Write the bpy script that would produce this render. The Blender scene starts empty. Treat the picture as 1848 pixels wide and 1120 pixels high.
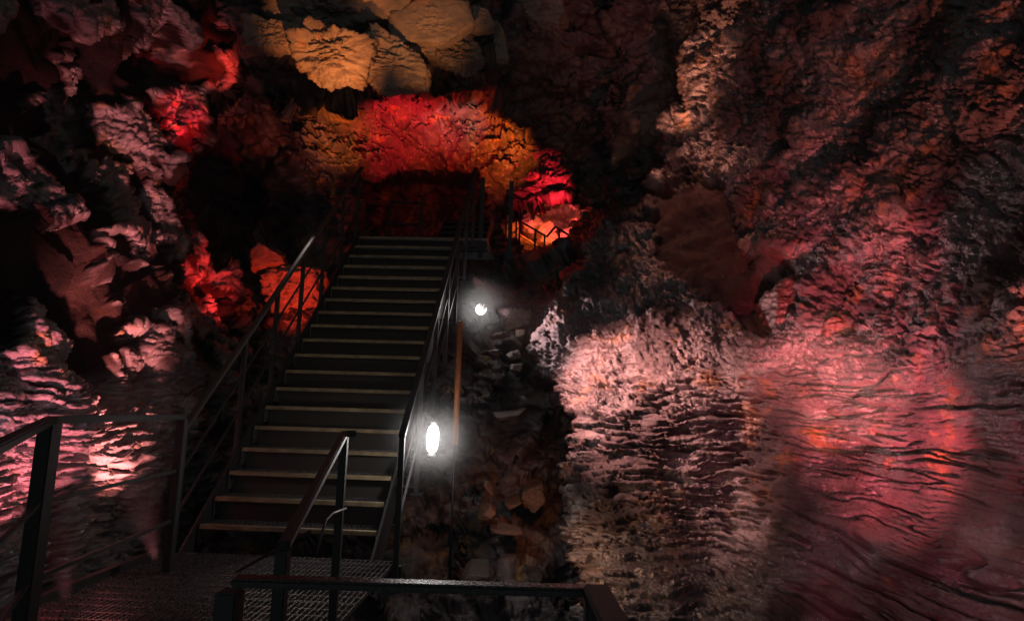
import bpy, bmesh, math, random
import numpy as np
from mathutils import Vector, Matrix
random.seed(7)

# ------------------------------------------------------------------ camera, world, exposure
scene = bpy.context.scene
COL = scene.collection
F_PX = 1100.0; PW, PH = 1848.0, 1120.0
CAM = np.array([0.0, 0.0, 1.23])
PITCH, ROLL = math.radians(8.1), math.radians(1.65)
_r0 = np.array([1.0, 0, 0]); _f = np.array([0, math.cos(PITCH), math.sin(PITCH)]); _u0 = np.array([0, -math.sin(PITCH), math.cos(PITCH)])
_r = _r0*math.cos(ROLL) + _u0*math.sin(ROLL); _u = -_r0*math.sin(ROLL) + _u0*math.cos(ROLL)
cam_data = bpy.data.cameras.new('camera'); cam = bpy.data.objects.new('camera', cam_data); COL.objects.link(cam)
cam.matrix_world = Matrix(((_r[0], _u[0], -_f[0], CAM[0]), (_r[1], _u[1], -_f[1], CAM[1]), (_r[2], _u[2], -_f[2], CAM[2]), (0, 0, 0, 1)))
cam_data.sensor_width = 36; cam_data.lens = 36*F_PX/PW
cam_data.clip_start = 0.05; cam_data.clip_end = 200
scene.camera = cam

world = bpy.data.worlds.new('World'); scene.world = world; world.use_nodes = True
bg = world.node_tree.nodes['Background']
bg.inputs['Color'].default_value = (0.80, 0.94, 1.0, 1); bg.inputs['Strength'].default_value = 0.11

scene.view_settings.view_transform = 'Standard'; scene.view_settings.look = 'None'
scene.view_settings.exposure = 0; scene.view_settings.gamma = 1
scene.cycles.use_denoising = True; scene.cycles.volume_step_rate = .4
scene.cycles.sample_clamp_direct = 5
scene.cycles.max_bounces = 5; scene.cycles.diffuse_bounces = 1; scene.cycles.glossy_bounces = 2
scene.cycles.volume_bounces = 0
scene.cycles.sample_clamp_indirect = 1.5

def at(px, py, d):
    """a point on the sight line through (px, py) of the photo, d metres along +Y"""
    px = np.asarray(px, float); py = np.asarray(py, float); d = np.asarray(d, float)
    ray = _f + np.multiply.outer((px-PW/2)/F_PX, _r) + np.multiply.outer((PH/2-py)/F_PX, _u)
    return CAM + ray*(d/ray[..., 1])[..., None]
def V(px, py, d): return Vector(at(px, py, d).tolist())

# ------------------------------------------------------------------ cave lamps and added spots
def spot(name, pos, tgt, col, watts, ang, blend=0.6, rad=0.025):
    l = bpy.data.lights.new(name, 'SPOT'); l.energy = watts; l.color = col
    l.spot_size = math.radians(ang); l.spot_blend = blend; l.shadow_soft_size = rad
    o = bpy.data.objects.new(name, l); COL.objects.link(o)
    o.location = pos; o.rotation_euler = (Vector(tgt)-Vector(pos)).to_track_quat('-Z', 'Y').to_euler()
    return o
def point(name, pos, col, watts, rad=0.04):
    l = bpy.data.lights.new(name, 'POINT'); l.energy = watts; l.color = col; l.shadow_soft_size = rad
    o = bpy.data.objects.new(name, l); COL.objects.link(o); o.location = pos
    return o
PINK = (1.0, 0.30, 0.30); RED = (1.0, 0.02, 0.04); AMBER = (1.0, 0.50, 0.18); ORANGE = (1.0, 0.24, 0.04); ROSE = (1.0, 0.42, 0.40); LILAC = (0.95, 0.55, 0.75)
# right wall
spot('flood_light', V(1470, 1240, 2.7), V(1560, 720, 4.25), (1, .15, .19), 2635, 43, 1.0)
spot('flood_light', (.5, .4, 1.0), V(1500, 690, 4.6), (1, .45, .36), 3410, 15, 1.0)
spot('flood_light', (2.25, 1.6, .9), V(1640, 840, 3.9), (1, .22, .26), 139, 36, 1.0)
spot('flood_light', V(850, 500, 5.2), V(1150, 720, 5.8), (1, .42, .38), 1700, 60, 1.0)
spot('flood_light', V(900, 560, 7.0), V(1040, 600, 6.4), (1, .60, .62), 403, 60, 1.0)
spot('flood_light', V(930, 940, 4.7), V(1130, 990, 5.1), (1, .48, .28), 38, 80, 1.0)
spot('flood_light', V(1100, 300, 7.0), V(1250, 90, 7.1), (1, .36, .22), 760, 60, 1.0)
spot('flood_light', V(1150, 60, 7.0), V(1240, 330, 6.8), (1, .34, .24), 139, 50, 1.0)
spot('flood_light', (2.2, 2.2, 1.2), V(1640, 150, 4.5), (1, .24, .19), 620, 70, 1.0)
spot('flood_light', (.75, 1.3, .1), V(1650, 900, 3.8), (1, .20, .26), 150, 64, 1.0)  # dim fill, added to soften the rim of the pink pool
# left wall
spot('flood_light', V(120, 1080, 3.35), V(60, 600, 4.4), (1, .24, .30), 1000, 48, 1.0)
spot('flood_light', V(20, 800, 3.35), V(120, 690, 4.3), (1, .60, .75), 16, 75, 1.0)
spot('flood_light', V(280, 1010, 4.2), V(170, 520, 5.5), (1, .30, .29), 2700, 42, 1.0)
spot('flood_light', (-2.36, 3.2, -.25), V(40, 900, 3.6), (1, .09, .12), 130, 84, 1.0)
spot('flood_light', V(440, 290, 6.8), V(325, 225, 7.4), RED, 800, 36, 1.0)
spot('flood_light', V(470, 160, 7.3), V(395, 115, 7.6), (1, .05, .03), 240, 50, 1.0)
spot('flood_light', V(450, 590, 7.3), V(350, 490, 7.9), (1, .04, .04), 420, 60, 1.0)
spot('flood_light', V(560, 610, 8.0), V(520, 515, 9.2), (1, .05, .02), 260, 56, 1.0)
# ceiling blocks and red bank
spot('flood_light', V(600, 360, 6.3), V(595, 80, 7.3), (1, .32, .085), 640, 38, 1.0)
spot('flood_light', V(730, 300, 9.9), V(735, 222, 10.7), RED, 260, 112, 1.0)
spot('flood_light', V(800, 318, 10.2), V(800, 250, 10.9), (1, .04, .02), 150, 140, 1.0)
spot('flood_light', V(600, 300, 9.9), V(625, 225, 10.5), (1, .22, .03), 110, 100, 1.0)
spot('flood_light', V(905, 315, 10.2), V(892, 258, 10.9), (1, .18, .02), 200, 110, 1.0)
spot('flood_light', V(850, 270, 9.7), V(825, 215, 10.6), ROSE, 120, 60, 1.0)
spot('flood_light', V(1000, 385, 10.4), V(990, 330, 11.2), RED, 260, 90, 1.0)
spot('flood_light', V(985, 385, 12.9), V(985, 425, 14.2), (1, .19, .04), 190, 150, 1.0)
spot('flood_light', V(1030, 380, 12.9), V(1010, 415, 14.2), (1, .10, .14), 240, 120, 1.0)
spot('flood_light', V(800, 260, 6.6), V(765, 35, 7.4), (1, .38, .12), 190, 46, 1.0)
spot('flood_light', V(545, 345, 9.3), V(550, 275, 10.4), (1, .30, .22), 60, 60, 1.0)
# stairs and rubble
spot('flood_light', (.5, 1.0, 3.6), V(640, 590, 6.9), (1, .70, .34), 52, 36, 1.0)
spot('flood_light', V(560, 330, 7.4), V(570, 985, 4.4), (1, .85, .8), 130, 20, 1.0)  # spot added to make the landing gratings glint
spot('flood_light', V(1010, 820, 4.6), V(900, 910, 6.4), ORANGE, 26, 60, 1.0)

# ------------------------------------------------------------------ noise (numpy)
_rng = np.random.default_rng(3)
_perm = _rng.permutation(256); _perm = np.concatenate([_perm, _perm, _perm]).astype(np.int32)
_grad = _rng.normal(size=(256, 3)); _grad /= np.linalg.norm(_grad, axis=1)[:, None]; _grad = _grad.astype(np.float32)
def perlin(P, s=(1, 1, 1), off=0.0):
    x, y, z = [(P[..., i]*s[i]+off*(1.37+i*.71)+100).astype(np.float32) for i in range(3)]
    xi, yi, zi = np.floor(x).astype(np.int32), np.floor(y).astype(np.int32), np.floor(z).astype(np.int32)
    x = x-xi; y = y-yi; z = z-zi
    u, v, w = [t*t*t*(t*(t*6-15)+10) for t in (x, y, z)]
    out = 0
    for i in (0, 1):
        a = _perm[(xi+i) & 255]
        for j in (0, 1):
            b = _perm[a+((yi+j) & 255)]
            for k in (0, 1):
                g = _grad[_perm[b+((zi+k) & 255)] & 255]
                d = g[..., 0]*(x-i)+g[..., 1]*(y-j)+g[..., 2]*(z-k)
                out = out + d*(u if i else 1-u)*(v if j else 1-v)*(w if k else 1-w)
    return out*1.5
def fbm(P, s, octv=4, off=0.0, gain=0.5, ridge=False):
    if np.isscalar(s): s = (s, s, s)
    a, tot = 1.0, 0
    for o in range(octv):
        n = perlin(P, [q*2.03**o for q in s], off+o*3.1)
        if ridge: n = 1-2*np.abs(n)
        tot = tot+a*n; a *= gain
    return tot
def worley(P, s, off=0):
    if np.isscalar(s): s = (s, s, s)
    Q = np.stack([P[..., i]*s[i]+100+off for i in range(3)], -1).astype(np.float32)
    b = np.floor(Q).astype(np.int32)
    f1 = np.full(Q.shape[:-1], 9, np.float32); f2 = f1.copy(); loc = np.zeros(Q.shape, np.float32); cid = np.zeros(Q.shape[:-1], np.int32)
    for i in (-1, 0, 1):
        for j in (-1, 0, 1):
            for k in (-1, 0, 1):
                c = b+np.array([i, j, k])
                h = _perm[_perm[_perm[c[..., 0] & 255]+(c[..., 1] & 255)]+(c[..., 2] & 255)]
                jit = (_grad[h]*0.5+0.5)
                d = np.sqrt(((c+jit-Q)**2).sum(-1))
                m = d < f1
                f2 = np.where(m, f1, np.minimum(f2, d)); cid = np.where(m, h, cid); loc = np.where(m[..., None], Q-(c+jit), loc); f1 = np.where(m, d, f1)
    return f1, f2, cid, loc
def facets(P, s, off, tilt, step):
    f1, f2, c, l = worley(P, s, off)
    return tilt*(_grad[c]*l).sum(-1)+step*((c % 11)/11.-.5), f2-f1
def sst(a, b, x):
    t = np.clip((x-a)/(b-a), 0, 1); return t*t*(3-2*t)
def poly_mask(X, Y, poly, blur):
    """1 inside the polygon, falling to 0 over blur outside (sheet coordinates)"""
    poly = np.array(poly, float); n = len(poly)
    dmin = np.full(X.shape, 1e9); inside = np.zeros(X.shape, bool)
    for i in range(n):
        x1, y1 = poly[i]; x2, y2 = poly[(i+1) % n]
        t = np.clip(((X-x1)*(x2-x1)+(Y-y1)*(y2-y1))/((x2-x1)**2+(y2-y1)**2+1e-9), 0, 1)
        dmin = np.minimum(dmin, np.hypot(X-x1-t*(x2-x1), Y-y1-t*(y2-y1)))
        if y1 != y2:
            c = ((y1 > Y) != (y2 > Y)) & (X < (x2-x1)*(Y-y1)/(y2-y1)+x1); inside ^= c
    sd = np.where(inside, dmin, -dmin)
    return sst(-blur/2, blur/2, sd)

# ------------------------------------------------------------------ materials
def nt(name):
    m = bpy.data.materials.new(name); m.use_nodes = True
    t = m.node_tree; b = t.nodes['Principled BSDF']
    return m, t, b
def rock_mat(name, c1, c2, rough=(0.3, 0.6), bump=0.5, bscale=60, coat=0.3, spec=0.5, rust=None, crough=.18, cior=1.5):
    m, t, b = nt(name); N = t.nodes; L = t.links
    geo = N.new('ShaderNodeNewGeometry')
    def noise(sc, det, ro=.6):
        n = N.new('ShaderNodeTexNoise'); n.inputs['Scale'].default_value = sc; n.inputs['Detail'].default_value = det
        n.inputs['Roughness'].default_value = ro; L.new(geo.outputs['Position'], n.inputs['Vector']); return n
    n1 = noise(1.7, 8, .65)
    r1 = N.new('ShaderNodeValToRGB'); r1.color_ramp.elements[0].position = .36; r1.color_ramp.elements[1].position = .64
    r1.color_ramp.elements[0].color = (*c1, 1); r1.color_ramp.elements[1].color = (*c2, 1)
    L.new(n1.outputs['Fac'], r1.inputs['Fac']); col = r1.outputs['Color']
    if rust:
        n3 = noise(2.6, 6, .7); r3 = N.new('ShaderNodeValToRGB'); r3.color_ramp.elements[0].position = .56; r3.color_ramp.elements[1].position = .66
        L.new(n3.outputs['Fac'], r3.inputs['Fac'])
        mx = N.new('ShaderNodeMix'); mx.data_type = 'RGBA'; L.new(r3.outputs['Color'], mx.inputs['Factor']); L.new(col, mx.inputs[6]); mx.inputs[7].default_value = (*rust, 1)
        col = mx.outputs[2]
    at_ = N.new('ShaderNodeAttribute'); at_.attribute_name = 'tint'
    mul = N.new('ShaderNodeMix'); mul.data_type = 'RGBA'; mul.blend_type = 'MULTIPLY'; mul.inputs['Factor'].default_value = 1
    L.new(col, mul.inputs[6]); L.new(at_.outputs['Color'], mul.inputs[7])
    L.new(mul.outputs[2], b.inputs['Base Color'])
    n2 = noise(9, 6, .7)
    mr = N.new('ShaderNodeMapRange'); mr.inputs[1].default_value = .3; mr.inputs[2].default_value = .7; mr.inputs[3].default_value = rough[0]; mr.inputs[4].default_value = rough[1]
    L.new(n2.outputs['Fac'], mr.inputs[0])
    dr = N.new('ShaderNodeMapRange'); dr.inputs[1].default_value = 0; dr.inputs[2].default_value = 1; dr.inputs[3].default_value = .5; dr.inputs[4].default_value = 0
    L.new(at_.outputs['Alpha'], dr.inputs[0]); ad = N.new('ShaderNodeMath'); ad.operation = 'ADD'; L.new(mr.outputs[0], ad.inputs[0]); L.new(dr.outputs[0], ad.inputs[1]); L.new(ad.outputs[0], b.inputs['Roughness'])
    nb = noise(bscale, 5, .65)
    bp = N.new('ShaderNodeBump'); bp.inputs['Strength'].default_value = bump; bp.inputs['Distance'].default_value = .012
    L.new(nb.outputs['Fac'], bp.inputs['Height']); L.new(bp.outputs['Normal'], b.inputs['Normal'])
    for sk, val in (('Specular IOR Level', spec), ('Coat Weight', coat)):
        mm = N.new('ShaderNodeMath'); mm.operation = 'MULTIPLY'; mm.inputs[1].default_value = val
        L.new(at_.outputs['Alpha'], mm.inputs[0]); L.new(mm.outputs[0], b.inputs[sk])
    b.inputs['Coat Roughness'].default_value = crough; b.inputs['Coat IOR'].default_value = cior
    bc = N.new('ShaderNodeBump'); bc.inputs['Strength'].default_value = 1; bc.inputs['Distance'].default_value = .03
    L.new(nb.outputs['Fac'], bc.inputs['Height']); L.new(bc.outputs['Normal'], b.inputs['Coat Normal'])
    return m
def metal_mat(name, col, rough=.45, metal=.9, bump=.15, scale=80):
    m, t, b = nt(name); N = t.nodes; L = t.links
    tc = N.new('ShaderNodeTexCoord')
    n = N.new('ShaderNodeTexNoise'); n.inputs['Scale'].default_value = scale; n.inputs['Detail'].default_value = 4; L.new(tc.outputs['Object'], n.inputs['Vector'])
    r = N.new('ShaderNodeValToRGB'); r.color_ramp.elements[0].position = .35; r.color_ramp.elements[1].position = .65
    r.color_ramp.elements[0].color = (*[c*.55 for c in col], 1); r.color_ramp.elements[1].color = (*col, 1)
    L.new(n.outputs['Fac'], r.inputs['Fac']); L.new(r.outputs['Color'], b.inputs['Base Color'])
    mr = N.new('ShaderNodeMapRange'); mr.inputs[3].default_value = max(.05, rough-.15); mr.inputs[4].default_value = rough+.2
    L.new(n.outputs['Fac'], mr.inputs[0]); L.new(mr.outputs[0], b.inputs['Roughness'])
    bp = N.new('ShaderNodeBump'); bp.inputs['Strength'].default_value = bump; bp.inputs['Distance'].default_value = .003
    L.new(n.outputs['Fac'], bp.inputs['Height']); L.new(bp.outputs['Normal'], b.inputs['Normal'])
    b.inputs['Metallic'].default_value = metal
    return m
def emit_mat(name, col, s):
    m, t, b = nt(name)
    b.inputs['Base Color'].default_value = (.9, .9, .9, 1); b.inputs['Emission Color'].default_value = (*col, 1); b.inputs['Emission Strength'].default_value = s
    return m
M_FLOW = rock_mat('flow_rock', (.011, .0085, .0085), (.060, .046, .043), (.16, .42), .7, 70, .9, .9, rust=(.10, .045, .014), crough=.15, cior=1.75)
M_RUG = rock_mat('rugged_rock', (.022, .018, .018), (.12, .09, .085), (.2, .5), 1.0, 60, .8, .7, rust=(.16, .085, .03), crough=.16, cior=1.7)
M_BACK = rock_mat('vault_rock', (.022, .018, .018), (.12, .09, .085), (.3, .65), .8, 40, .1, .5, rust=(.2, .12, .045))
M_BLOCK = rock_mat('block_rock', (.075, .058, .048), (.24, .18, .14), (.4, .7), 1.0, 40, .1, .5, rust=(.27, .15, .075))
M_SMOOTH = rock_mat('smooth_rock', (.05, .032, .026), (.08, .048, .035), (.35, .5), .35, 90, .15, .4)
M_STEEL = metal_mat('dark_steel', (.018, .016, .016), .55, .1)
M_WET = metal_mat('wet_steel', (.05, .045, .045), .25, .7, .6, 220)
M_GALV = metal_mat('galvanised_steel', (.5, .48, .47), .27, .95)
M_NOSE = metal_mat('gritty_nosing', (.26, .20, .11), .6, .1, 1.0, 9)
M_RISER = metal_mat('dull_plate', (.022, .019, .014), .7, 0)
M_RAIL = metal_mat('lit_brown_rail', (.05, .036, .028), .5, .2)  # lighter than the other rails: light on the left handrail put into its brown
M_LITPOLE = metal_mat('lamplit_pole', (.42, .15, .05), .55, .2, .3, 60)  # copper colour with the lamplight on the upper pole painted in
M_LAMP = emit_mat('lit_tube', (1, .96, .95), 14)

# ------------------------------------------------------------------ object helpers
def tag(o, label=None, cat=None, group=None, kind=None):
    if label: o['label'] = label
    if cat: o['category'] = cat
    if group: o['group'] = group
    if kind: o['kind'] = kind
    return o
def empty(name, loc, label, cat, group=None):
    o = bpy.data.objects.new(name, None); COL.objects.link(o); o.location = loc; o.empty_display_size = .1
    return tag(o, label, cat, group)
def link_mesh(name, me, mat, parent=None):
    o = bpy.data.objects.new(name, me); COL.objects.link(o); me.materials.append(mat)
    if parent:
        o.parent = parent
        bpy.context.view_layer.update()
        p = parent; off = Vector((0, 0, 0))
        while p: off += p.location; p = p.parent
        o.location = -off if parent.parent is None else Vector((0, 0, 0))
    return o
class MB:
    def __init__(s): s.v = []; s.f = []
    def box8(s, c):
        k = len(s.v); s.v += [tuple(p) for p in c]
        s.f += [tuple(k+i for i in q) for q in ((0, 3, 2, 1), (4, 5, 6, 7), (0, 1, 5, 4), (1, 2, 6, 5), (2, 3, 7, 6), (3, 0, 4, 7))]
    def beam(s, p, q, w, h, up=(0, 0, 1)):
        p, q = Vector(p), Vector(q); d = (q-p).normalized(); up = Vector(up)
        sd = d.cross(up)
        if sd.length < 1e-4: sd = d.cross(Vector((0, 1, 0)))
        sd.normalize(); u = sd.cross(d)
        a = sd*w/2; b = u*h/2
        s.box8([p-a-b, p+a-b, p+a+b, p-a+b, q-a-b, q+a-b, q+a+b, q-a+b])
    def tube(s, pts, r, n=10):
        k = len(s.v); pts = [Vector(p) for p in pts]
        for i, p in enumerate(pts):
            d = (pts[min(i+1, len(pts)-1)]-pts[max(i-1, 0)]).normalized()
            a = d.cross(Vector((0, 0, 1)))
            if a.length < 1e-3: a = d.cross(Vector((0, 1, 0)))
            a.normalize(); b = a.cross(d)
            rr = r[i] if isinstance(r, (list, tuple)) else r
            s.v += [tuple(p+(a*math.cos(2*math.pi*j/n)+b*math.sin(2*math.pi*j/n))*rr) for j in range(n)]
        for i in range(len(pts)-1):
            for j in range(n):
                s.f.append((k+i*n+j, k+i*n+(j+1) % n, k+(i+1)*n+(j+1) % n, k+(i+1)*n+j))
        s.f.append(tuple(k+j for j in range(n))[::-1]); s.f.append(tuple(k+(len(pts)-1)*n+j for j in range(n)))
    def build(s, name, mat, parent=None, bevel=0, smooth=False):
        me = bpy.data.meshes.new(name); me.from_pydata(s.v, [], s.f)
        bm = bmesh.new(); bm.from_mesh(me); bmesh.ops.recalc_face_normals(bm, faces=bm.faces)
        if bevel: bmesh.ops.bevel(bm, geom=list(bm.edges), offset=bevel, segments=2, affect='EDGES', clamp_overlap=True)
        bm.to_mesh(me); bm.free()
        if smooth: me.polygons.foreach_set('use_smooth', [len(p.vertices) == 4 for p in me.polygons])
        return link_mesh(name, me, mat, parent)
def np_mesh(name, P, quads, tint=None):
    me = bpy.data.meshes.new(name)
    n = len(P); me.vertices.add(n); me.vertices.foreach_set('co', np.ascontiguousarray(P, np.float32).ravel())
    m = len(quads); w = quads.shape[1]
    me.loops.add(m*w); me.loops.foreach_set('vertex_index', np.ascontiguousarray(quads, np.int32).ravel())
    me.polygons.add(m); me.polygons.foreach_set('loop_start', np.arange(0, m*w, w, dtype=np.int32))
    me.polygons.foreach_set('use_smooth', np.ones(m, bool))
    a = me.attributes.new('tint', 'FLOAT_COLOR', 'POINT')
    if tint is None: tint = np.ones((n, 3))
    if tint.shape[1] == 3: tint = np.concatenate([tint, np.ones((n, 1))], 1)
    a.data.foreach_set('color', tint.astype(np.float32).ravel())
    me.update(calc_edges=True); me.validate()
    return me

# ------------------------------------------------------------------ rock sheets (walls, vault, floor)
def tps(ctrl, X, Y):
    c = np.array(ctrl, float); p = c[:, :2]/500; v = np.log(c[:, 2]); n = len(c)
    r = np.hypot(p[:, None, 0]-p[None, :, 0], p[:, None, 1]-p[None, :, 1])
    U = lambda r: np.where(r > 0, r*r*np.log(r+1e-12), 0)
    A = np.zeros((n+3, n+3)); A[:n, :n] = U(r)+np.eye(n)*.004; A[:n, n] = 1; A[:n, n+1:] = p; A[n, :n] = 1; A[n+1:, :n] = p.T
    w = np.linalg.solve(A, np.concatenate([v, np.zeros(3)]))
    out = w[n]+w[n+1]*X/500+w[n+2]*Y/500
    for i in range(n): out = out+w[i]*U(np.hypot(X/500-p[i, 0], Y/500-p[i, 1]))
    return np.exp(out)
def grid_normals(P):
    du = np.gradient(P, axis=1); dv = np.gradient(P, axis=0)
    N = np.cross(du, dv); N /= np.linalg.norm(N, axis=-1, keepdims=True)+1e-12
    s = np.sign(((CAM-P)*N).sum(-1, keepdims=True)); s[s == 0] = 1
    # keep orientation of the sheet uniform: majority sign
    return N*(1 if s.sum() > 0 else -1)
def sheet(name, ctrl, xr, yr, step, passes, mat, keep=None, depth=None, tint=None):
    def axis(a, b, lo, hi):
        out = [max(a, lo)]
        while out[-1] < min(b, hi): out.append(out[-1]+step)
        d = step
        while out[-1] < b: d = min(d*1.06, 40); out.append(out[-1]+d)
        pre = [out[0]]; d = step
        while pre[-1] > a: d = min(d*1.06, 40); pre.append(pre[-1]-d)
        return np.array(pre[:0:-1]+out)
    xs = axis(xr[0], xr[1], -60, 1910); ys = axis(yr[0], yr[1], -60, 1180)
    X, Y = np.meshgrid(xs, ys)
    D = tps(ctrl, X, Y)
    if depth: D = depth(X, Y, D)
    P = at(X, Y, D)
    for fn in passes:
        N = grid_normals(P)
        P = P+N*fn(P, X, Y)[..., None]
    h, w = X.shape
    I = np.arange(h*w).reshape(h, w)
    q = np.stack([I[:-1, :-1], I[1:, :-1], I[1:, 1:], I[:-1, 1:]], -1)
    if keep is not None:
        k = keep(X, Y); q = q[k[:-1, :-1] & k[1:, 1:]]
    q = q.reshape(-1, 4)
    tn = None if tint is None else (lambda q: q.reshape(-1, q.shape[-1]))(tint(P, X, Y))
    me = np_mesh(name, P.reshape(-1, 3), q, tn)
    o = link_mesh(name, me, mat); tag(o, kind='structure')
    return o
def line_at(pts, y):
    p = np.array(pts, float); o = np.argsort(p[:, 1]); return np.interp(y, p[o, 1], p[o, 0])

# --- right wall
R_EDGE = [(1275, -200), (1262, 0), (1243, 120), (1215, 220), (1190, 300), (1165, 370), (1075, 408), (1050, 450), (1030, 510), (985, 580), (950, 640), (1010, 690), (1035, 800), (1020, 860), (1040, 1000), (1045, 1060), (1050, 1400)]
R_CTRL = [(1848, 560, 3.2), (1848, 0, 3.5), (1848, 1120, 3.0), (2150, 560, 2.4), (2150, -200, 2.7), (2150, 1350, 2.2), (1650, 560, 4.2), (1650, 100, 4.6), (1650, 1000, 3.6), (1500, 700, 4.6), (1500, 1050, 4.0), (1500, 200, 5.3), (1350, 800, 5.2), (1350, 1080, 4.6), (1350, 450, 5.8), (1350, 150, 6.3), (1260, 30, 7.3), (1230, 200, 7.5), (1200, 320, 7.3), (1120, 430, 7.0), (1150, 600, 6.0), (1080, 700, 5.8), (1050, 900, 5.4), (1060, 1080, 5.0), (980, 640, 6.6), (1060, 500, 6.9), (1350, -200, 6.3), (1400, 1350, 3.6), (1050, 1350, 4.2), (2700, 560, 1.65), (3400, 560, 1.19), (2700, -700, 1.8), (3400, -700, 1.3), (2700, 1800, 1.5), (3400, 1800, 1.1), (2150, -700, 2.8), (2150, 1800, 2.0), (1600, -700, 4.6), (1600, 1800, 2.6), (1200, -700, 6.8), (1200, 1800, 3.2)]
SM = [(1175, 345), (1245, 318), (1308, 330), (1322, 440), (1395, 450), (1440, 492), (1420, 560), (1382, 612), (1340, 590), (1300, 548), (1220, 500), (1180, 470)]
def r_depth(X, Y, D):
    e = line_at(R_EDGE, Y)+9*np.sin(Y/23.)+6*np.sin(Y/9.1)
    return D+3.4*np.clip((e-X)/26, 0, 1.6)**1.3
def r_smooth(P, X, Y):
    j = 14*perlin(P, (5, 5, 5)); return poly_mask(X+j, Y+14*perlin(P, (5, 5, 5), 9), SM, 20)
def r_big(P, X, Y):
    return .22*fbm(P, .8, 3) + .07*fbm(P, 2.1, 3, 5)*sst(760, 500, Y) - .08*r_smooth(P, X, Y)
def r_mid(P, X, Y):
    sm = 1-.85*r_smooth(P, X, Y)
    w = sst(560, 720, Y+60*perlin(P, (1.2, 1.2, 1.2)))
    Q = P.copy(); Q[..., 2] = P[..., 2]+.10*fbm(P, .7, 3, 3)+.012*fbm(P, 5, 3, 13)
    st = .028*perlin(Q, (.9, .9, 9))
    for fx, fz, dep, wd, o in ((.5, 6, .085, .035, 8), (.9, 11, .06, .04, 2), (1.6, 19, .035, .05, 4), (3, 34, .018, .08, 5)):
        g = perlin(Q, (fx, fx, fz), o); on = sst(-.25, .15, perlin(P, (1.3, 1.3, 2), o+20))
        st = st-dep*on*np.exp(-(np.abs(g)/wd)**1.5)
    lf = sst(1520, 1300, X)
    isl = fbm(Q+.02*np.stack([perlin(P, (9, 9, 9), 41)]*3, -1), (2.6, 2.6, 30), 3, 2, .55)
    st = st+(.006+.045*lf)*sst(-.02, .07, isl)
    R = P.copy(); a = P[..., 1]*.75+P[..., 2]*.65; R[..., 1] = a; R[..., 2] = P[..., 2]*.75-P[..., 1]*.65
    R = R+.10*np.stack([perlin(P, (3, 3, 3), 31), perlin(P, (3, 3, 3), 32), perlin(P, (3, 3, 3), 33)], -1)
    up = .05*fbm(R, (3.5, 1.6, 5.5), 2, 1)+.040*sst(-.10, .14, fbm(R, (6, 3, 11), 4, 6, .6))+.02*sst(-.1, .1, fbm(R, (16, 9, 24), 3, 9, .6))
    return sm*(w*st+(1-w)*up)
def r_fine(P, X, Y):
    sm = 1-.7*r_smooth(P, X, Y)
    lf = sst(1420, 1200, X); w = sst(560, 720, Y)
    f = .005*fbm(P, (10, 10, 40), 3, 2, .6)*(.5+lf)*w + .013*fbm(P, (16, 16, 20), 4, 7, .65)*(1-w) + .004*fbm(P, 45, 2, 1)
    return sm*f
def r_tint(P, X, Y):
    m = r_smooth(P, X, Y)[..., None]; dry = sst(-.15, .25, fbm(P, 1.3, 3, 21))[..., None]
    t = np.ones(X.shape+(4,)); t[..., 3:] = 1-.75*dry
    return t*(1-m)+np.array([.5, .19, .13, .2])*m
sheet('cave_wall', R_CTRL, (930, 3400), (-700, 1800), 2.1, [r_big, r_mid, r_fine], M_FLOW, keep=lambda X, Y: X > line_at(R_EDGE, Y)-34, depth=r_depth, tint=r_tint)

# --- left wall
L_EDGE = [(440, -200), (430, 0), (412, 80), (405, 150), (340, 240), (312, 310), (290, 380), (330, 420), (390, 450), (425, 520), (440, 600), (420, 680), (400, 760), (370, 900), (350, 1200)]
L_CTRL = [(0, 560, 3.9), (0, 0, 4.3), (0, 1120, 3.3), (-350, 560, 2.9), (-350, -200, 3.1), (-350, 1300, 2.5), (120, 700, 4.4), (120, 480, 4.8), (120, 200, 5.6), (120, 950, 4.1), (250, 560, 5.8), (250, 720, 5.2), (250, 900, 4.9), (250, 380, 6.4), (270, 200, 7.0), (380, 90, 7.6), (330, 250, 7.4), (300, 0, 6.6), (340, 480, 7.4), (400, 540, 7.9), (400, 700, 6.8), (350, 1000, 5.4), (350, 1300, 4.2), (100, -200, 4.6), (400, -200, 7), (-900, 560, 2.05), (-1700, 560, 1.42), (-900, -700, 2.2), (-1700, -700, 1.5), (-900, 1800, 1.8), (-1700, 1800, 1.3), (-350, -700, 3.1), (-350, 1800, 2.2), (200, -700, 5.0), (200, 1800, 2.8)]
LS = [[(70, 415), (150, 395), (165, 520), (252, 556), (245, 588), (150, 600), (110, 575), (95, 545), (75, 480)], [(45, 560), (100, 555), (125, 600), (60, 590)], [(165, 605), (265, 598), (255, 625), (190, 638)], [(170, 400), (230, 430), (240, 470), (175, 460)]]
def l_depth(X, Y, D):
    e = line_at(L_EDGE, Y)+12*np.sin(Y/19.)+8*np.sin(Y/8.3)
    return D+3.4*np.clip((X-e)/28, 0, 1.6)**1.3
def l_smooth(P, X, Y):
    j = 12*fbm(P, 4, 2); k = 12*fbm(P, 4, 2, 9); m = 0
    for p in LS: m = np.maximum(m, poly_mask(X+j, Y+k, p, 8))
    return m
def l_pock(P, Y):
    W = P+.15*np.stack([perlin(P, (2.5, 2.5, 2.5), 31), perlin(P, (2.5, 2.5, 2.5), 32), perlin(P, (2.5, 2.5, 2.5), 33)], -1)
    return sst(-.14, .0, fbm(W, (1.7, 1.7, 1.4), 3, 15))*sst(700, 640, Y)
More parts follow.
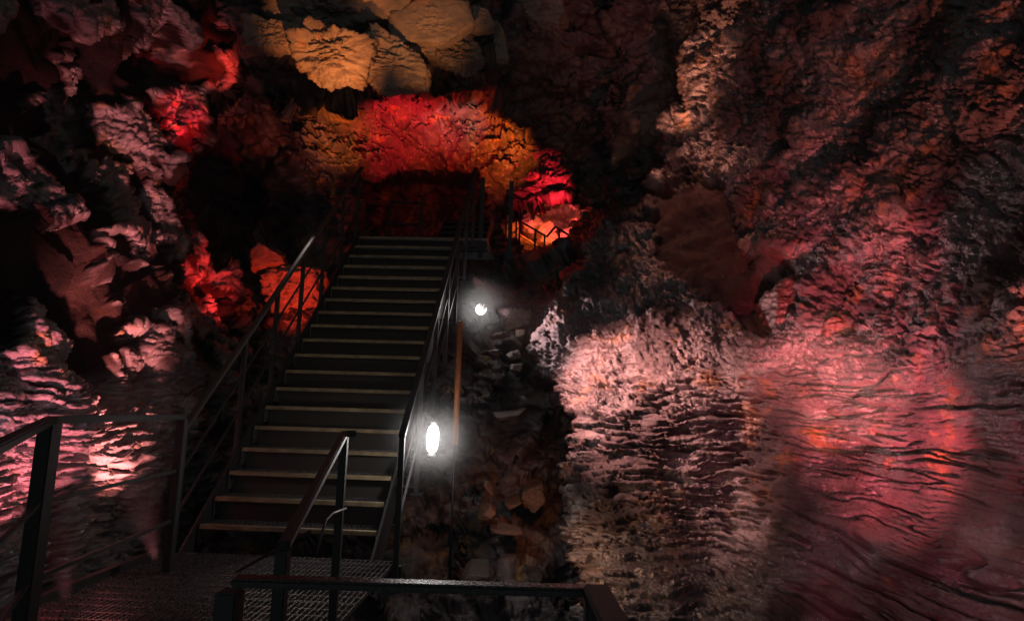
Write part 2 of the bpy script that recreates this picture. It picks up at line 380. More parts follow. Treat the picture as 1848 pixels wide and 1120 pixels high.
def l_big(P, X, Y):
    fc, cr = facets(P, (1.1, 1.1, 1.0), 3, .06, .10)
    w = sst(760, 600, Y)
    hole = poly_mask(X+12*perlin(P, (4, 4, 4)), Y, [(215, 125), (240, 85), (300, 62), (338, 92), (352, 130), (315, 165), (255, 160)], 14)
    return .28*fbm(P, .9, 3, 2)+w*fc-.14*np.maximum(l_smooth(P, X, Y), l_pock(P, Y))-.55*hole+.22*np.exp(-((X-line_at([(412, 60), (395, 150), (340, 235), (300, 310)], Y))/26)**2)*sst(40, 70, Y)*sst(340, 300, Y)
def l_mid(P, X, Y):
    sm = 1-.94*np.maximum(l_smooth(P, X, Y), l_pock(P, Y)); w = sst(600, 700, Y)
    Q = P.copy(); Q[..., 2] = P[..., 2]+.10*fbm(P, .9, 2, 3)+.012*fbm(P, 5, 3, 13)
    st = .025*perlin(Q, (1.2, 1.2, 12))
    for fx, fz, dep, wd, o in ((.6, 6, .07, .045, 8), (1.1, 12, .05, .05, 2), (2, 22, .03, .06, 4)):
        st = st-dep*np.exp(-(np.abs(perlin(Q, (fx, fx, fz), o))/wd)**1.5)
    R = P+.12*np.stack([perlin(P, (2.5, 2.5, 2.5), 31), perlin(P, (2.5, 2.5, 2.5), 32), perlin(P, (2.5, 2.5, 2.5), 33)], -1)
    up = .06*fbm(R, (4, 4, 2.6), 3, 1, .55)+.045*sst(-.1, .12, fbm(R, (7, 7, 5), 4, 6, .6))
    st = st+.035*sst(-.02, .07, fbm(Q, (3, 3, 26), 3, 2, .55))
    return sm*(w*st+(1-w)*up)
def l_fine(P, X, Y):
    w = sst(600, 700, Y)
    return (1-.85*np.maximum(l_smooth(P, X, Y), l_pock(P, Y)))*((.018-.012*w)*fbm(P, (13, 13, 22), 4, 2, .62)+(1-w)*.018*sst(-.04, .05, fbm(P, (11, 11, 20), 4, 5, .6)))
def l_tint(P, X, Y):
    m = np.maximum(l_smooth(P, X, Y), l_pock(P, Y))[..., None]
    return np.ones(X.shape+(4,))*(1-m)+np.array([.13, .08, .062, .1])*m
sheet('cave_wall', L_CTRL, (-1700, 520), (-700, 1800), 2.2, [l_big, l_mid, l_fine], M_RUG, keep=lambda X, Y: X < line_at(L_EDGE, Y)+44, depth=l_depth, tint=l_tint)

# --- vault, bank above the tunnel and rubble slope right of the stairs
B_CTRL = [(450, -20, 7.8), (700, -20, 7.9), (900, -20, 8.2), (450, 70, 8.0), (600, 130, 7.8), (760, 130, 8.0), (900, 110, 8.4), (560, 185, 9.6), (720, 190, 10.3), (860, 190, 10.3), (700, 240, 10.8), (600, 240, 10.7), (850, 260, 10.9), (560, 290, 10.6), (680, 320, 11.2), (780, 350, 13), (900, 300, 11.2), (980, 330, 11.0), (1040, 300, 10.4), (1100, 250, 9.3), (1180, 200, 8.8), (1100, 50, 8.8), (1000, 100, 8.8), (1250, 0, 8.4), (1300, 400, 8.5), (300, 200, 10), (440, 160, 10.0), (430, 330, 12.5), (480, 380, 12.0), (480, 500, 9.8), (300, 450, 10.5), (350, 300, 11.5), (540, 520, 9.4), (520, 620, 9), (760, 480, 12.4), (900, 500, 10.4), (900, 600, 8.4), (900, 750, 7.5), (900, 900, 6.6), (900, 1050, 5.8), (1000, 1150, 5.2), (600, 800, 8), (600, 1000, 7), (350, 800, 8), (1150, 700, 8), (1150, 1000, 6.5), (400, 1200, 6), (800, 1250, 5), (250, 0, 8), (250, -180, 7), (1000, -180, 7.5), (600, -180, 7), (600, -700, 5.2), (100, -700, 5.2), (1100, -700, 5.6), (1400, -700, 5.6)]
HOLE = [(905, 345), (1000, 352), (1055, 372), (1062, 440), (1010, 472), (960, 468), (905, 440)]
def b_depth(X, Y, D): return D+4.8*poly_mask(X, Y, [(895, 385), (985, 370), (1058, 372), (1066, 440), (1015, 474), (960, 472), (900, 450)], 14)+4.5*poly_mask(X, Y, [(672, 336), (720, 322), (800, 318), (862, 322), (885, 440), (870, 470), (690, 470), (660, 400)], 24)
BANK = [(500, 240), (600, 195), (880, 185), (960, 240), (1050, 300), (1060, 350), (900, 330), (560, 330)]
def b_big(P, X, Y):
    fc, cr = facets(P, 1.1, 0, .30, .22); k = poly_mask(X, Y, BANK, 50)
    return .28*fbm(P, .9, 3, 12)*(1-.7*k)+fc*(1-.9*k)
def b_mid(P, X, Y):
    a, c1 = facets(P, (2.2, 2.2, 5.5), 7, .05, .13); b, c2 = facets(P, (5, 5, 12), 5, .03, .06)
    k = poly_mask(X, Y, BANK, 50); Q = P.copy(); Q[..., 2] += .10*fbm(P, 1.2, 2, 6)+.03*fbm(P, 5, 2, 8)
    e, c3 = facets(Q, (1.3, .05, 6.5), 9, .22, .42); f, c4 = facets(Q, (3.4, .05, 14), 4, .13, .18); h, c5 = facets(Q, (8, .05, 26), 2, .03, .07)
    isl = sst(-.06, .05, fbm(Q, (2.0, 2.0, 9), 3, 3, .5))+.4*sst(-.05, .05, fbm(Q, (5, 5, 20), 2, 9, .5))
    P[..., 1] -= k*(.7*e+f+h+.17*isl)
    return (a+b)*(1-k)+.05*fbm(P, (3, 3, 6), 3, 1)*(1-.6*k)
def b_fine(P, X, Y):
    return .018*fbm(P, (9, 9, 18), 4, 2, .6)
sheet('cave_vault', B_CTRL, (130, 1430), (-700, 1260), 2.3, [b_big, b_mid, b_fine], M_BACK, depth=b_depth)

# --- cave floor under the walkway
xs = np.linspace(-5, 4, 180); ys = np.linspace(-2.5, 16, 300)
X, Y = np.meshgrid(xs, ys); P = np.stack([X, Y, -1.35+0*X], -1)
P[..., 2] += .25*fbm(P, .9, 3, 4)+.15*worley(P, 2.2, 3)[0]
I = np.arange(X.size).reshape(X.shape); q = np.stack([I[:-1, :-1], I[:-1, 1:], I[1:, 1:], I[1:, :-1]], -1).reshape(-1, 4)
tag(link_mesh('ground', np_mesh('ground', P.reshape(-1, 3), q), M_BACK), kind='structure')

# ------------------------------------------------------------------ single rocks
_bm = bmesh.new(); bmesh.ops.create_cube(_bm, size=2)
bmesh.ops.subdivide_edges(_bm, edges=_bm.edges, cuts=47, use_grid_fill=True)
_bm.verts.ensure_lookup_table()
SPH = np.array([v.co for v in _bm.verts]); SPH /= np.linalg.norm(SPH, axis=1)[:, None]
SPHQ = np.array([[v.index for v in f.verts] for f in _bm.faces]); _bm.free()
def rock(name, poly, d, thick, label, group, mat=M_BLOCK, grow=1.0, cuts=5, lean=(0, 0), rough=1.0, sharp=38, tint=(1, 1, 1), seed=0, cat='rock', strata=0.0):
    """faceted convex block: its front outline, how deep it goes, and which way its front face leans"""
    rs = np.random.RandomState(seed+len(poly)*7+int(d*10))
    pm_ = np.array(poly, float); pm_ = pm_.mean(0)+(pm_-pm_.mean(0))*grow; pts = np.array([at(x, y, d) for x, y in pm_]); c = pts.mean(0); fwd = thick*.46
    a2 = np.stack([(pts-c)[:, 0], (pts-c)[:, 2]], -1)
    ns, hs = [], []
    area = sum(a2[i, 0]*a2[(i+1) % len(a2), 1]-a2[(i+1) % len(a2), 0]*a2[i, 1] for i in range(len(a2)))
    if area < 0: a2 = a2[::-1]
    for i in range(len(a2)):
        p, q = a2[i], a2[(i+1) % len(a2)]; e = q-p; n = np.array([e[1], -e[0]]); L = np.linalg.norm(n)
        if L < 1e-6: continue
        n /= L; h = n@p
        if h <= .01: h = .03
        ns.append(np.array([n[0], rs.uniform(-.25, .25), n[1]])); hs.append(h)
    f = np.array([lean[0], -1, lean[1]], float); ns.append(f/np.linalg.norm(f)); hs.append(thick*.5)
    ns.append(np.array([rs.uniform(-.2, .2), 1, rs.uniform(-.2, .2)])); hs.append(thick*.5)
    for _ in range(cuts):
        v = rs.normal(size=3); v[1] = -abs(v[1])*.9; v /= np.linalg.norm(v)
        ext = np.abs(np.stack([a2[:, 0], np.zeros(len(a2)), a2[:, 1]], -1)@v).max()*.8+abs(v[1])*thick*.42
        ns.append(v); hs.append(ext)
    ns = np.array(ns); ns /= np.linalg.norm(ns, axis=1)[:, None]; hs = np.array(hs)
    t = np.clip(SPH@ns.T/hs, 0, None); r = 1/((t**sharp).sum(1)**(1/sharp))
    S = SPH*r[:, None]; c = c+np.array([0, fwd, 0]); Wp = S+c
    size = np.sqrt(abs(area)/2)
    nz = ((.045 if cuts > 1 else .02)*fbm(Wp, 2.0/size, 4, seed+.5)+(.05 if cuts > 1 else .075)*fbm(Wp, (4/size, 4/size, 10/size), 5, seed+2.5, .62)+.05*facets(Wp, (4/size, 4/size, 6/size), seed, .5, .5)[0])*size*rough
    if strata: nz = nz+strata*size*perlin(Wp, (2/size, 2/size, 14/size), seed)
    S = S+SPH*nz[:, None]
    tn = np.ones((len(S), 3))*np.array(tint)
    me = np_mesh(name, S, SPHQ, tn); o = link_mesh(name, me, mat); o.location = c
    return tag(o, label, cat, group)

GC = 'broken slabs of the cave roof'
CB = [([(442, 25), (540, 46), (541, 76), (440, 78)], 7.35, .7, 'squarish amber block at the far left end of the lit roof blocks', (0, -.4), 1),
      ([(470, 0), (500, -40), (700, -40), (722, 14), (680, 27), (570, 36), (488, 26)], 7.3, .9, 'long amber roof slab with a rippled face above the brightest block', (0, -.5), 1.2),
      ([(536, 56), (566, 44), (668, 72), (650, 125), (578, 138), (536, 108)], 7.2, .8, 'brightest orange roof block with a rough sunken face', (0, -.5), 1.2),
      ([(668, 62), (700, 70), (762, 104), (758, 140), (684, 150), (656, 126)], 7.4, .8, 'dim brown roof block touching the brightest block on its right', (0.2, -.3), 1),
      ([(690, 34), (776, 8), (838, 14), (850, 44), (800, 66), (716, 66)], 7.4, .7, 'large smooth tan roof slab with a clean edge', (0, -.5), .35),
      ([(716, 68), (786, 68), (782, 96), (748, 92)], 7.6, .5, 'small tan wedge under the large smooth roof slab', (0, -.4), .5),
      ([(600, 46), (650, 44), (700, 50), (668, 66), (630, 62)], 7.6, .5, 'thin ragged flake wedged above the brightest roof block', (0, -.4), 1.2),
      ([(852, 22), (880, 26), (892, 46), (855, 48)], 7.7, .5, 'little tan stone beside the large smooth roof slab', (0, -.4), .8),
      ([(890, 44), (902, 40), (916, 104), (896, 100)], 7.9, .5, 'upright sliver of rock hanging right of the roof slabs', (-.4, -.2), .8),
      ([(700, -40), (900, -50), (880, 6), (770, 4), (724, 12)], 7.6, .8, 'dark roof slab cut off by the top edge of the view', (0, .5), 1),
      ([(785, 70), (850, 62), (870, 100), (830, 118), (780, 100)], 7.8, .7, 'dim block below the large smooth roof slab', (.2, .1), 1),
      ([(930, -20), (1000, -20), (1020, 20), (1005, 50), (960, 30)], 8.0, .7, 'dark jutting roof block right of the upright sliver', (-.2, .1), 1)]
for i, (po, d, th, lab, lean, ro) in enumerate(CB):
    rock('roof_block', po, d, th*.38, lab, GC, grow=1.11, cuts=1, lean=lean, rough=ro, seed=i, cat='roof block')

GF = 'boulders in the far glowing chamber'
FB = [([(935, 392), (970, 386), (984, 402), (985, 430), (955, 436), (940, 420)], 14.2, 'pale pink boulder standing tallest behind the far railing', (1, .85, .85)),
      ([(965, 412), (990, 402), (1002, 418), (994, 428), (965, 425)], 13.9, 'tan slab with a pale top leaning on the pink boulder', (1, .85, .6)),
      ([(915, 400), (935, 396), (942, 430), (930, 445), (914, 436)], 13.6, 'ochre boulder behind the upper end of the far railing', (1, .8, .5)),
      ([(938, 428), (965, 434), (968, 456), (948, 458), (938, 445)], 13.4, 'flat orange boulder low behind the far railing', (1.1, .8, .5)),
      ([(968, 430), (1004, 424), (1010, 440), (990, 448), (970, 446)], 13.5, 'brown boulder in the middle of the far railing', (.7, .5, .4)),
      ([(966, 448), (1005, 446), (1016, 464), (985, 462)], 13.1, 'yellow orange stones at the lowest bend of the far railing', (1.2, .9, .4)),
      ([(1012, 415), (1030, 404), (1040, 420), (1048, 436), (1030, 450), (1012, 440)], 13.8, 'crimson boulder behind the lower end of the far railing', (1, .6, .6)),
      ([(1034, 395), (1046, 388), (1051, 405), (1046, 420), (1036, 416)], 13.6, 'tall orange stone at the edge of the dark right opening', (1, .75, .5)),
      ([(918, 380), (948, 376), (960, 388), (940, 394)], 14.5, 'dull red ledge stone over the pink boulder', (.8, .6, .6)),
      ([(1040, 440), (1056, 430), (1050, 452), (1034, 456)], 13.2, 'red stone at the foot of the tall orange stone', (1, .6, .5))]
for i, (po, d, lab, tn) in enumerate(FB):
    rock('boulder', po, d, .8, lab, GF, lean=(0, .5), tint=tn, seed=30+i, cat='boulder', rough=.8)

GS = 'loose stones beside the stairs'
SB = [([(906, 565), (935, 556), (962, 562), (968, 588), (940, 598), (908, 590)], 8.0, 'rounded brown boulder just right of the upper lamp', M_BLOCK, (.9, .7, .5)),
      ([(932, 592), (952, 592), (946, 618), (936, 612)], 7.5, 'pointed pink stone under the rounded brown boulder', M_BLOCK, (.8, .7, .7)),
      ([(886, 603), (915, 596), (920, 604), (892, 610)], 7.3, 'flat pale stone below the upper lamp', M_BLOCK, (.8, .7, .7)),
      ([(870, 633), (900, 628), (902, 636), (878, 640)], 7.0, 'thin flat stone nearest the orange pole', M_BLOCK, (.8, .7, .7)),
      ([(916, 640), (935, 632), (940, 648), (922, 654)], 7.0, 'small angular stone at the foot of the striped ridge', M_BLOCK, (.8, .7, .7)),
      ([(922, 660), (942, 656), (934, 672), (924, 670)], 6.9, 'lowest of the small pink stones by the striped ridge', M_BLOCK, (.8, .7, .7)),
      ([(890, 748), (945, 742), (940, 752), (896, 756)], 6.5, 'leaf shaped pale stone alone on the dark slope', M_BLOCK, (.8, .7, .7)),
      ([(946, 884), (980, 868), (986, 905), (968, 922), (946, 915)], 6.1, 'large orange lit boulder in the dark gap', M_BLOCK, (.5, .36, .26)),
      ([(908, 912), (938, 902), (942, 912), (916, 926)], 6.0, 'orange stone touching the large boulder in the dark gap', M_BLOCK, (.5, .36, .26)),
      ([(862, 928), (880, 912), (896, 922), (868, 948)], 5.8, 'ragged orange stone leftmost in the dark gap', M_BLOCK, (.5, .36, .26)),
      ([(884, 950), (920, 952), (950, 960), (890, 966)], 5.7, 'low ragged ledge stone under the orange boulders', M_BLOCK, (.5, .36, .26)),
      ([(832, 1044), (846, 1032), (884, 1032), (878, 1040)], 5.2, 'thin curved stone just above the shiny front rail', M_BLOCK, (.2, .16, .13)),
      ([(870, 876), (878, 876), (890, 892), (882, 894)], 6.0, 'small pale chip above the orange stones', M_BLOCK, (1, .9, .8))]
for i, (po, d, lab, mt, tn) in enumerate(SB):
    rock('stone', po, d, .35, lab, GS, mt, lean=(0, .6), tint=tn, seed=60+i, cat='stone')

rock('boulder', [(1405, 520), (1445, 492), (1500, 500), (1530, 560), (1520, 610), (1440, 615), (1400, 590)], 5.15, .5, 'dark brown domed boulder set in the wet right wall', 'boulders in the right wall', M_SMOOTH, lean=(-.3, .2), rough=.8, tint=(.6, .55, .45), seed=90, strata=.02, cat='boulder')
rock('boulder', [(1492, 590), (1530, 560), (1600, 580), (1622, 640), (1600, 670), (1530, 640), (1495, 615)], 4.72, .45, 'rust red angular boulder beside the domed one in the right wall', 'boulders in the right wall', M_BLOCK, lean=(-.3, -.2), rough=.9, tint=(.26, .11, .07), seed=91, cat='boulder')
rock('boulder', [(442, 462), (475, 438), (502, 455), (508, 478), (450, 490)], 9.0, .5, 'flat topped red slab behind the left stair handrail', 'boulders left of the stairs', M_BLOCK, lean=(0, -.2), rough=.5, seed=92, cat='boulder')
rock('boulder', [(475, 480), (520, 474), (576, 482), (580, 530), (560, 560), (480, 555), (466, 520)], 9.1, .6, 'red and orange rough boulder seen through the left stair posts', 'boulders left of the stairs', M_BLOCK, lean=(0, -.2), rough=1.3, seed=93, cat='boulder')

# ------------------------------------------------------------------ staircase
SD = Vector((math.sin(math.radians(3.113)), math.cos(math.radians(3.113)), 0)); SR = Vector((SD.y, -SD.x, 0))
G, H, W = .1954, .1816, 1.40
S0 = Vector((-1.6668, 5.5227, CAM[2]-.5137))
def sp(n, across, up=0.0): return S0+SD*(G*n)+SR*across+Vector((0, 0, H*n+up))
def bevbeam(name, segs, mat, parent, bevel=.003):
    b = MB()
    for s in segs: b.beam(*s)
    return b.build(name, mat, parent, bevel)
def grating(a, u, wu, v, wv, name, parent, pitch=.038, mat=None):
    """bearing bars along v, thin cross rods along u, frame round it"""
    b = MB(); n = max(2, int(wu/pitch)); u = Vector(u); v = Vector(v); z = Vector((0, 0, 1))
    for i in range(n+1):
        p = a+u*(wu*i/n); b.beam(p, p+v*wv, .005, .028)
    m = max(2, int(wv/.1))
    for j in range(m+1):
        p = a+v*(wv*j/m)+z*.010; b.beam(p-u*.0, p+u*wu, .006, .007)
    return b.build(name, mat or M_GALV, parent)
def make_tread(n, root, width=W):
    t = bevbeam('tread', [(sp(n, -width/2, -.014), sp(n, width/2, -.014), .006, .028)], M_NOSE, root, .001)
    nm = MB(); nm.beam(sp(n, -width/2, .002)+SD*.018, sp(n, width/2, .002)+SD*.018, .034, .006); nm.build('nosing', M_NOSE, t)
    grating(sp(n, -width/2+.004, -.016)+SD*.036, SR, width-.008, SD, .215, 'grating', t)
    for s in (-1, 1):
        bb = MB(); p = sp(n, s*(width/2+.004), -.08); bb.beam(p, p+SD*.2, .007, .13); bb.build('end_plate', M_GALV, t)
    return t
stairs = empty('staircase', sp(-4, 0), 'steep dark steel staircase with grating treads climbing between the rock walls', 'staircase')
for n in range(-3, 16): make_tread(n, stairs)
for n in range(-3, 15):
    b = MB(); b.beam(sp(n, -W/2+.01, .0)+SD*.262+Vector((0, 0, .072)), sp(n, W/2-.01, .0)+SD*.262+Vector((0, 0, .072)), .004, .165); b.build('riser', M_RISER, stairs)
slope = (SD*G+Vector((0, 0, H))).normalized()
for s in (-1, 1):
    bevbeam('stringer', [(sp(-4.0, s*(W/2+.03), -.15), sp(15.6, s*(W/2+.03), -.15), .02, .26)], M_STEEL, stairs, .002)
def stair_rail(off, n0, n1, posts, hgt, name):
    r = bevbeam('handrail', [(sp(n0, off, hgt), sp(n1, off, hgt), .05, .045)], M_RAIL if off < 0 else M_STEEL, stairs, .008)
    for q in (.34, .66):
        bevbeam('midrail', [(sp(n0, off, hgt*q), sp(n1, off, hgt*q), .018, .018)], M_STEEL, stairs, .003)
    for n in posts:
        pl_ = sp(n, off, -.13); bevbeam('base_plate', [(pl_-Vector((0, 0, .006)), pl_+Vector((0, 0, .006)), .10, .10, (1, 0, 0))], M_STEEL, stairs, .002)
        bevbeam('post', [(sp(n, off, -.14), sp(n, off, hgt-.02), .04, .04, (1, 0, 0))], M_STEEL, stairs, .004)
        if off > 0:
            bevbeam('bracket', [(sp(n, W/2+.04, -.07), sp(n, off, -.07), .04, .02)], M_STEEL, stairs, .003)
stair_rail(-W/2-.06, -4.3, 15.5, [-4.2, 0, 3, 6, 9, 12, 15], .98, 'left')
stair_rail(W/2+.22, -4.3, 15.5, [-4.2, -1, 2, 5, 8, 11.5, 15], .98, 'right')
# upper landing and the flight that goes on into the tunnel
up = empty('upper_landing', sp(15.5, 0), 'dark grating landing at the top of the main staircase', 'landing')
grating(sp(15.4, -W/2, -.02)+SD*.2, SR, W+.4, SD, 1.3, 'grating', up)
bevbeam('edge_beam', [(sp(15.4, -W/2, -.12)+SD*.2, sp(15.4, W/2+.4, -.12)+SD*.2, .05, .16)], M_STEEL, up)
for a in (-W/2, -W/2+.55):
    p = sp(15, a)+SD*1.5; bevbeam('post', [(p, p+Vector((0, 0, 1)), .04, .04, (1, 0, 0))], M_STEEL, up)
p = sp(15, -W/2)+SD*1.5
for z in (1.0, .62, .3): bevbeam('rail', [(p+Vector((0, 0, z)), p+SR*.55+Vector((0, 0, z)), .03, .03)], M_STEEL, up)
for a, dd in ((W/2+.30, .35), (W/2+.72, .5)):
    p = sp(15, a)+SD*dd; bevbeam('post', [(p-Vector((0, 0, .2)), p+Vector((0, 0, 1.02)), .06, .06, (1, 0, 0))], M_STEEL, up)
fl = empty('upper_flight', sp(15, .25)+SD*1.6, 'short unlit flight of steps rising beyond the upper landing', 'staircase')
for k in range(6):
    a = sp(15, .05, .17*(k+1))+SD*(1.6+.24*k); bevbeam('tread', [(a, a+SR*.85, .22, .03)], M_STEEL, fl)
for s in (.03, .92):
    a = sp(15, s, .1)+SD*1.55; bevbeam('stringer', [(a, a+SD*1.5+Vector((0, 0, 1.05)), .02, .22)], M_STEEL, fl)

# ------------------------------------------------------------------ lower landing, walkway rails
plat = empty('walkway', Vector((-1.8, 4.2, 0)), 'dark steel grating walkway at the foot of the stairs', 'walkway')
A = S0+SD*(G*-4+.03)+SR*(-W/2-.1); A.z = 0
for k, (dx, wd) in enumerate(((0, .84), (.86, .84))):
    for j in range(2):
        grating(A+SR*dx-SD*(.95*(j+1)), SR, wd, SD, .93, 'grating_panel', plat, .034)
bevbeam('edge_beam', [(A-SD*1.92, A-SD*1.92+SR*1.75, .05, .12), (A-Vector((0, 0, .07)), A+SR*1.75-Vector((0, 0, .07)), .05, .1), (A-SR*.03, A-SR*.03-SD*1.92, .05, .12)], M_STEEL, plat)

def rail_run(name, label, corners, heights, posts, group=None, th=.05, ph=.05, base=0.0):
    """corners: plan points with the top rail's z; heights: lower rails as fractions"""
    root = empty(name, Vector((corners[0][0], corners[0][1], base)), label, 'railing', group)
    C3 = [Vector(c) for c in corners]
    for a, b in zip(C3[:-1], C3[1:]): bevbeam('top_rail', [(a, b, th, .035)], M_STEEL, root, .006)
    for hq in heights:
        for a, b in zip(C3[:-1], C3[1:]):
            bevbeam('midrail', [(Vector((a.x, a.y, base+(a.z-base)*hq)), Vector((b.x, b.y, base+(b.z-base)*hq)), .02, .02)], M_STEEL, root, .003)
    for p in posts:
        w = p[3] if len(p) > 3 else ph
        bevbeam('post', [(Vector((p[0], p[1], base-.05)), Vector((p[0], p[1], p[2]-.015)), w, w, (1, 0, 0))], M_STEEL, root, .005)
    return root
n1 = V(92, 757, 2.9); n2 = V(330, 752, 4.30); n0 = V(-60, 835, 1.75)
rail_run('walkway_railing', 'dark steel railing along the near side of the left rock wall', [n0, n1, n2], (.33, .65), [(*n1, .072), (n2.x, n2.y, n2.z, .055), (n0.x, n0.y, n0.z, .06)])
c1 = V(622, 782, 3.5); c2 = V(512, 985, 2.1)
cr = rail_run('walkway_railing', 'dark steel railing sloping down from the stair foot towards the viewer', [c1+Vector((.06, .02, 0)), c1, c2], (), [(c1.x, c1.y, c1.z), (c2.x, c2.y, c2.z)], th=.04, ph=.042)
bevbeam('midrail', [(V(560, 958, 2.3), V(427, 1031, 3.3), .012, .012)], M_STEEL, cr)
b = MB(); b.tube([V(624, 917, 3.48), V(600, 926, 3.3), V(588, 938, 3.2), V(580, 965, 3.1), V(572, 1000, 3.05)], .007, 8); b.build('hook', M_RAIL, cr, smooth=True)
f0 = V(420, 1052, 1.46); f1 = V(1075, 1066, 1.46); f0.z = f1.z; f2 = V(1128, 1150, 1.15); f2.z = f1.z
fr = empty('front_rail', Vector((f1.x, f1.y, -.3)), 'wet shiny handrail crossing the bottom edge of the view with a corner', 'railing')
bevbeam('top_rail', [(f0, f1, .045, .02)], M_WET, fr, .006)
bevbeam('top_rail', [(f1, f1+Vector((.02, -1.2, 0)), .06, .034)], M_STEEL, fr, .006)
bevbeam('post', [(Vector((f1.x, f1.y, -.35)), Vector((f1.x, f1.y, f1.z-.02)), .05, .05, (1, 0, 0))], M_STEEL, fr, .005)
bevbeam('post', [(Vector((-.62, f1.y, -.35)), Vector((-.62, f1.y, f1.z-.02)), .05, .05, (1, 0, 0))], M_STEEL, fr, .005)
vp = empty('viewing_platform', Vector((-.3, .8, -.35)), 'dark grating platform at the very bottom of the view', 'platform')
grating(Vector((-1.5, -.6, -.3)), (1, 0, 0), 1.9, (0, 1, 0), 2.0, 'grating_panel', vp)

# ------------------------------------------------------------------ far railing
def far_rail():
    d = 12.3
    root = empty('far_railing', V(980, 460, d), 'thin zigzag railing in front of the glowing far boulders', 'railing')
    pl = [(912, 384, 12.6), (987, 427, 12.2)], [(987, 427, 12.2), (1002, 409, 12.0)], [(1002, 409, 12.0), (1052, 440, 11.8)]
    for a, b in pl: bevbeam('top_rail', [(V(*a), V(*b), .03, .04)], M_STEEL, root, .004)
    for dz in (.32, .60):
        for a, b in (pl[0], pl[2]): bevbeam('midrail', [(V(*a)-Vector((0, 0, dz)), V(*b)-Vector((0, 0, dz)), .016, .016)], M_STEEL, root)
    for x, y, dd in ((914, 385, 12.6), (932, 396, 12.5), (938, 399, 12.45), (966, 415, 12.3), (983, 425, 12.2), (1009, 414, 12.0), (1034, 429, 11.9)):
        p = V(x, y, dd); bevbeam('post', [(p-Vector((0, 0, 1.0)), p, .038, .038, (1, 0, 0))], M_STEEL, root)
    bevbeam('brace', [(V(914, 432, 12.6), V(936, 411, 12.45), .02, .02)], M_STEEL, root)
far_rail()

# ------------------------------------------------------------------ pole and lamps
pb = V(814, 1050, 5.45); pt = V(829, 580, 5.45); pm = V(821, 803, 5.45); pt = Vector((pm.x, pm.y, pt.z)); pb = Vector((pm.x, pm.y, pb.z))
pole = empty('pole', pb, 'upright pole with lamplight painted orange on its upper length beside the lower lamp', 'pole')
b = MB(); b.tube([pb, pm], .012); b.build('shaft', M_STEEL, pole, smooth=True)  # dark lower length stands in for the pole out of the lamplight
b = MB(); b.tube([pm, pt], .026, 14); b.build('lamplit_length', M_LITPOLE, pole, smooth=True)  # upper length only: lamplight and its cut-off put into the colour
b = MB(); b.tube([pt, pt+Vector((0, 0, .012))], .030, 14); b.build('cap', M_GALV, pole, smooth=True)
def lamp(pos, label, length, r, axis, watts, mount):
    root = empty('lamp', pos, label, 'lamp', 'white lamps beside the stairs')
    ax = Vector(axis).normalized(); n = 10
    pts = [pos+ax*length*(i/n-.5) for i in range(n+1)]
    rr = [r*min(1, math.sqrt(max(0.02, 1-abs(2*i/n-1)**3.2))) for i in range(n+1)]
    b = MB(); b.tube(pts, rr, 16); b.build('glass', M_LAMP, root, smooth=True)
    b = MB(); b.tube([pos+ax*length*.50, pos+ax*length*.62], r*.75, 14); b.build('cap', M_STEEL, root, smooth=True)
    b = MB(); b.tube([pos-ax*length*.62, pos-ax*length*.50], r*.75, 14); b.build('socket', M_STEEL, root, smooth=True)
    b = MB(); b.beam(pos+ax*length*.57, Vector(mount), .02, .02); b.build('bracket', M_STEEL, root)
    b = MB(); e = pos+ax*length*.6; m3 = Vector(mount); b.tube([e, e+ax*.06+Vector((.03, 0, .02)), e*.5+m3*.5+Vector((.02, 0, -.05)), m3, m3+Vector((-.02, .02, -.35))], .007, 8); b.build('cable', M_STEEL, root, smooth=True)
    point('lamp_light', pos+Vector((0, -.10, 0)), (1, .93, .9), watts, .05)
    return root
lp = V(781, 791, 5.0); lamp(lp, 'lower tall glowing white lamp at the foot of the stairs', .24, .048, (0.03, 0, 1), 20, lp+Vector((-.10, .12, .2)))
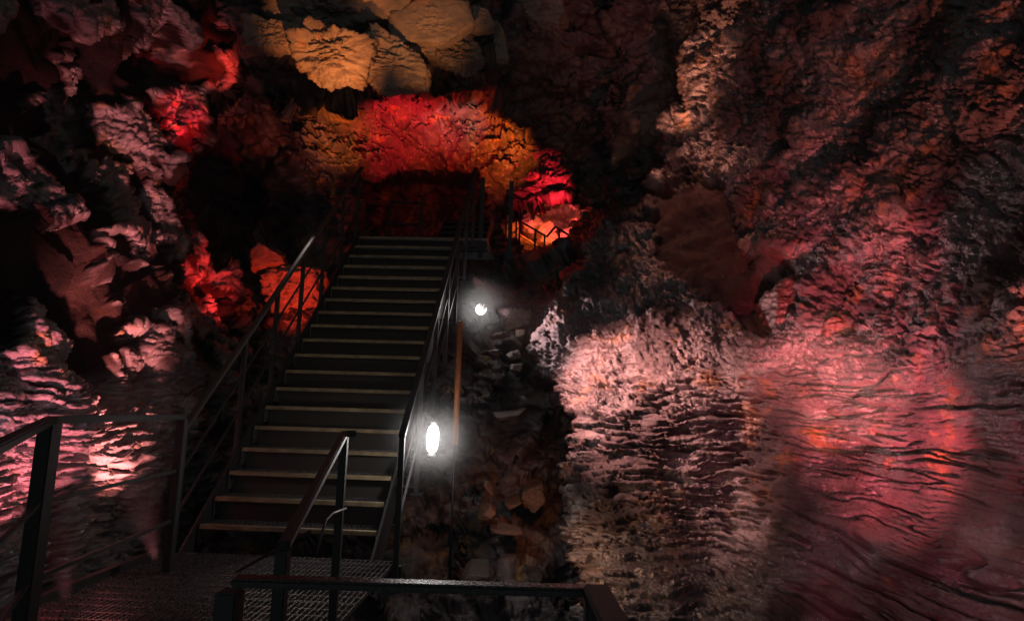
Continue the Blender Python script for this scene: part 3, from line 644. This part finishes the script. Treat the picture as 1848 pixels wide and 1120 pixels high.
lq = V(868, 558, 7.3); lamp(lq, 'upper round glowing white lamp right of the stairs', .13, .062, (.25, -.9, .25), 14, lq+Vector((-.25, .25, .1)))

# ------------------------------------------------------------------ added halo volumes for the glow round the lamps, haze box lifting the blacks
halo_m = bpy.data.materials.new('lamp_halo'); halo_m.use_nodes = True; t = halo_m.node_tree; t.nodes.clear()
tc = t.nodes.new('ShaderNodeTexCoord'); gr = t.nodes.new('ShaderNodeTexGradient'); gr.gradient_type = 'QUADRATIC_SPHERE'
pw = t.nodes.new('ShaderNodeMath'); pw.operation = 'POWER'; pw.inputs[1].default_value = 2.6
mp = t.nodes.new('ShaderNodeMath'); mp.operation = 'MULTIPLY'; mp.inputs[1].default_value = 1.9
t.links.new(tc.outputs['Object'], gr.inputs['Vector']); t.links.new(gr.outputs['Fac'], pw.inputs[0]); t.links.new(pw.outputs[0], mp.inputs[0])
pv = t.nodes.new('ShaderNodeVolumePrincipled'); out = t.nodes.new('ShaderNodeOutputMaterial')
t.links.new(mp.outputs[0], pv.inputs['Density'])
pv.inputs['Color'].default_value = (1, 1, 1, 1); t.links.new(pv.outputs['Volume'], out.inputs['Volume'])
for c, r in ((lp, .66), (lq, .75)):  # added volumes that imitate the lamps' glare
    o = link_mesh('lamp_halo', np_mesh('lamp_halo', SPH, SPHQ), halo_m); o.location = c; o.scale = (r, r, r)
    tag(o, kind='stuff')

me = bpy.data.meshes.new('haze'); b = MB(); b.box8([(-9, -4, -3), (9, -4, -3), (9, 24, -3), (-9, 24, -3), (-9, -4, 11), (9, -4, 11), (9, 24, 11), (-9, 24, 11)])
hz_m = bpy.data.materials.new('haze'); hz_m.use_nodes = True; t = hz_m.node_tree; t.nodes.clear()
out = t.nodes.new('ShaderNodeOutputMaterial'); pv = t.nodes.new('ShaderNodeVolumePrincipled')
pv.inputs['Color'].default_value = (.9, .93, 1, 1); pv.inputs['Density'].default_value = .0011; pv.inputs['Anisotropy'].default_value = 0.2  # thin haze added to lift the dark tones
t.links.new(pv.outputs['Volume'], out.inputs['Volume'])
tag(b.build('haze', hz_m), kind='stuff')
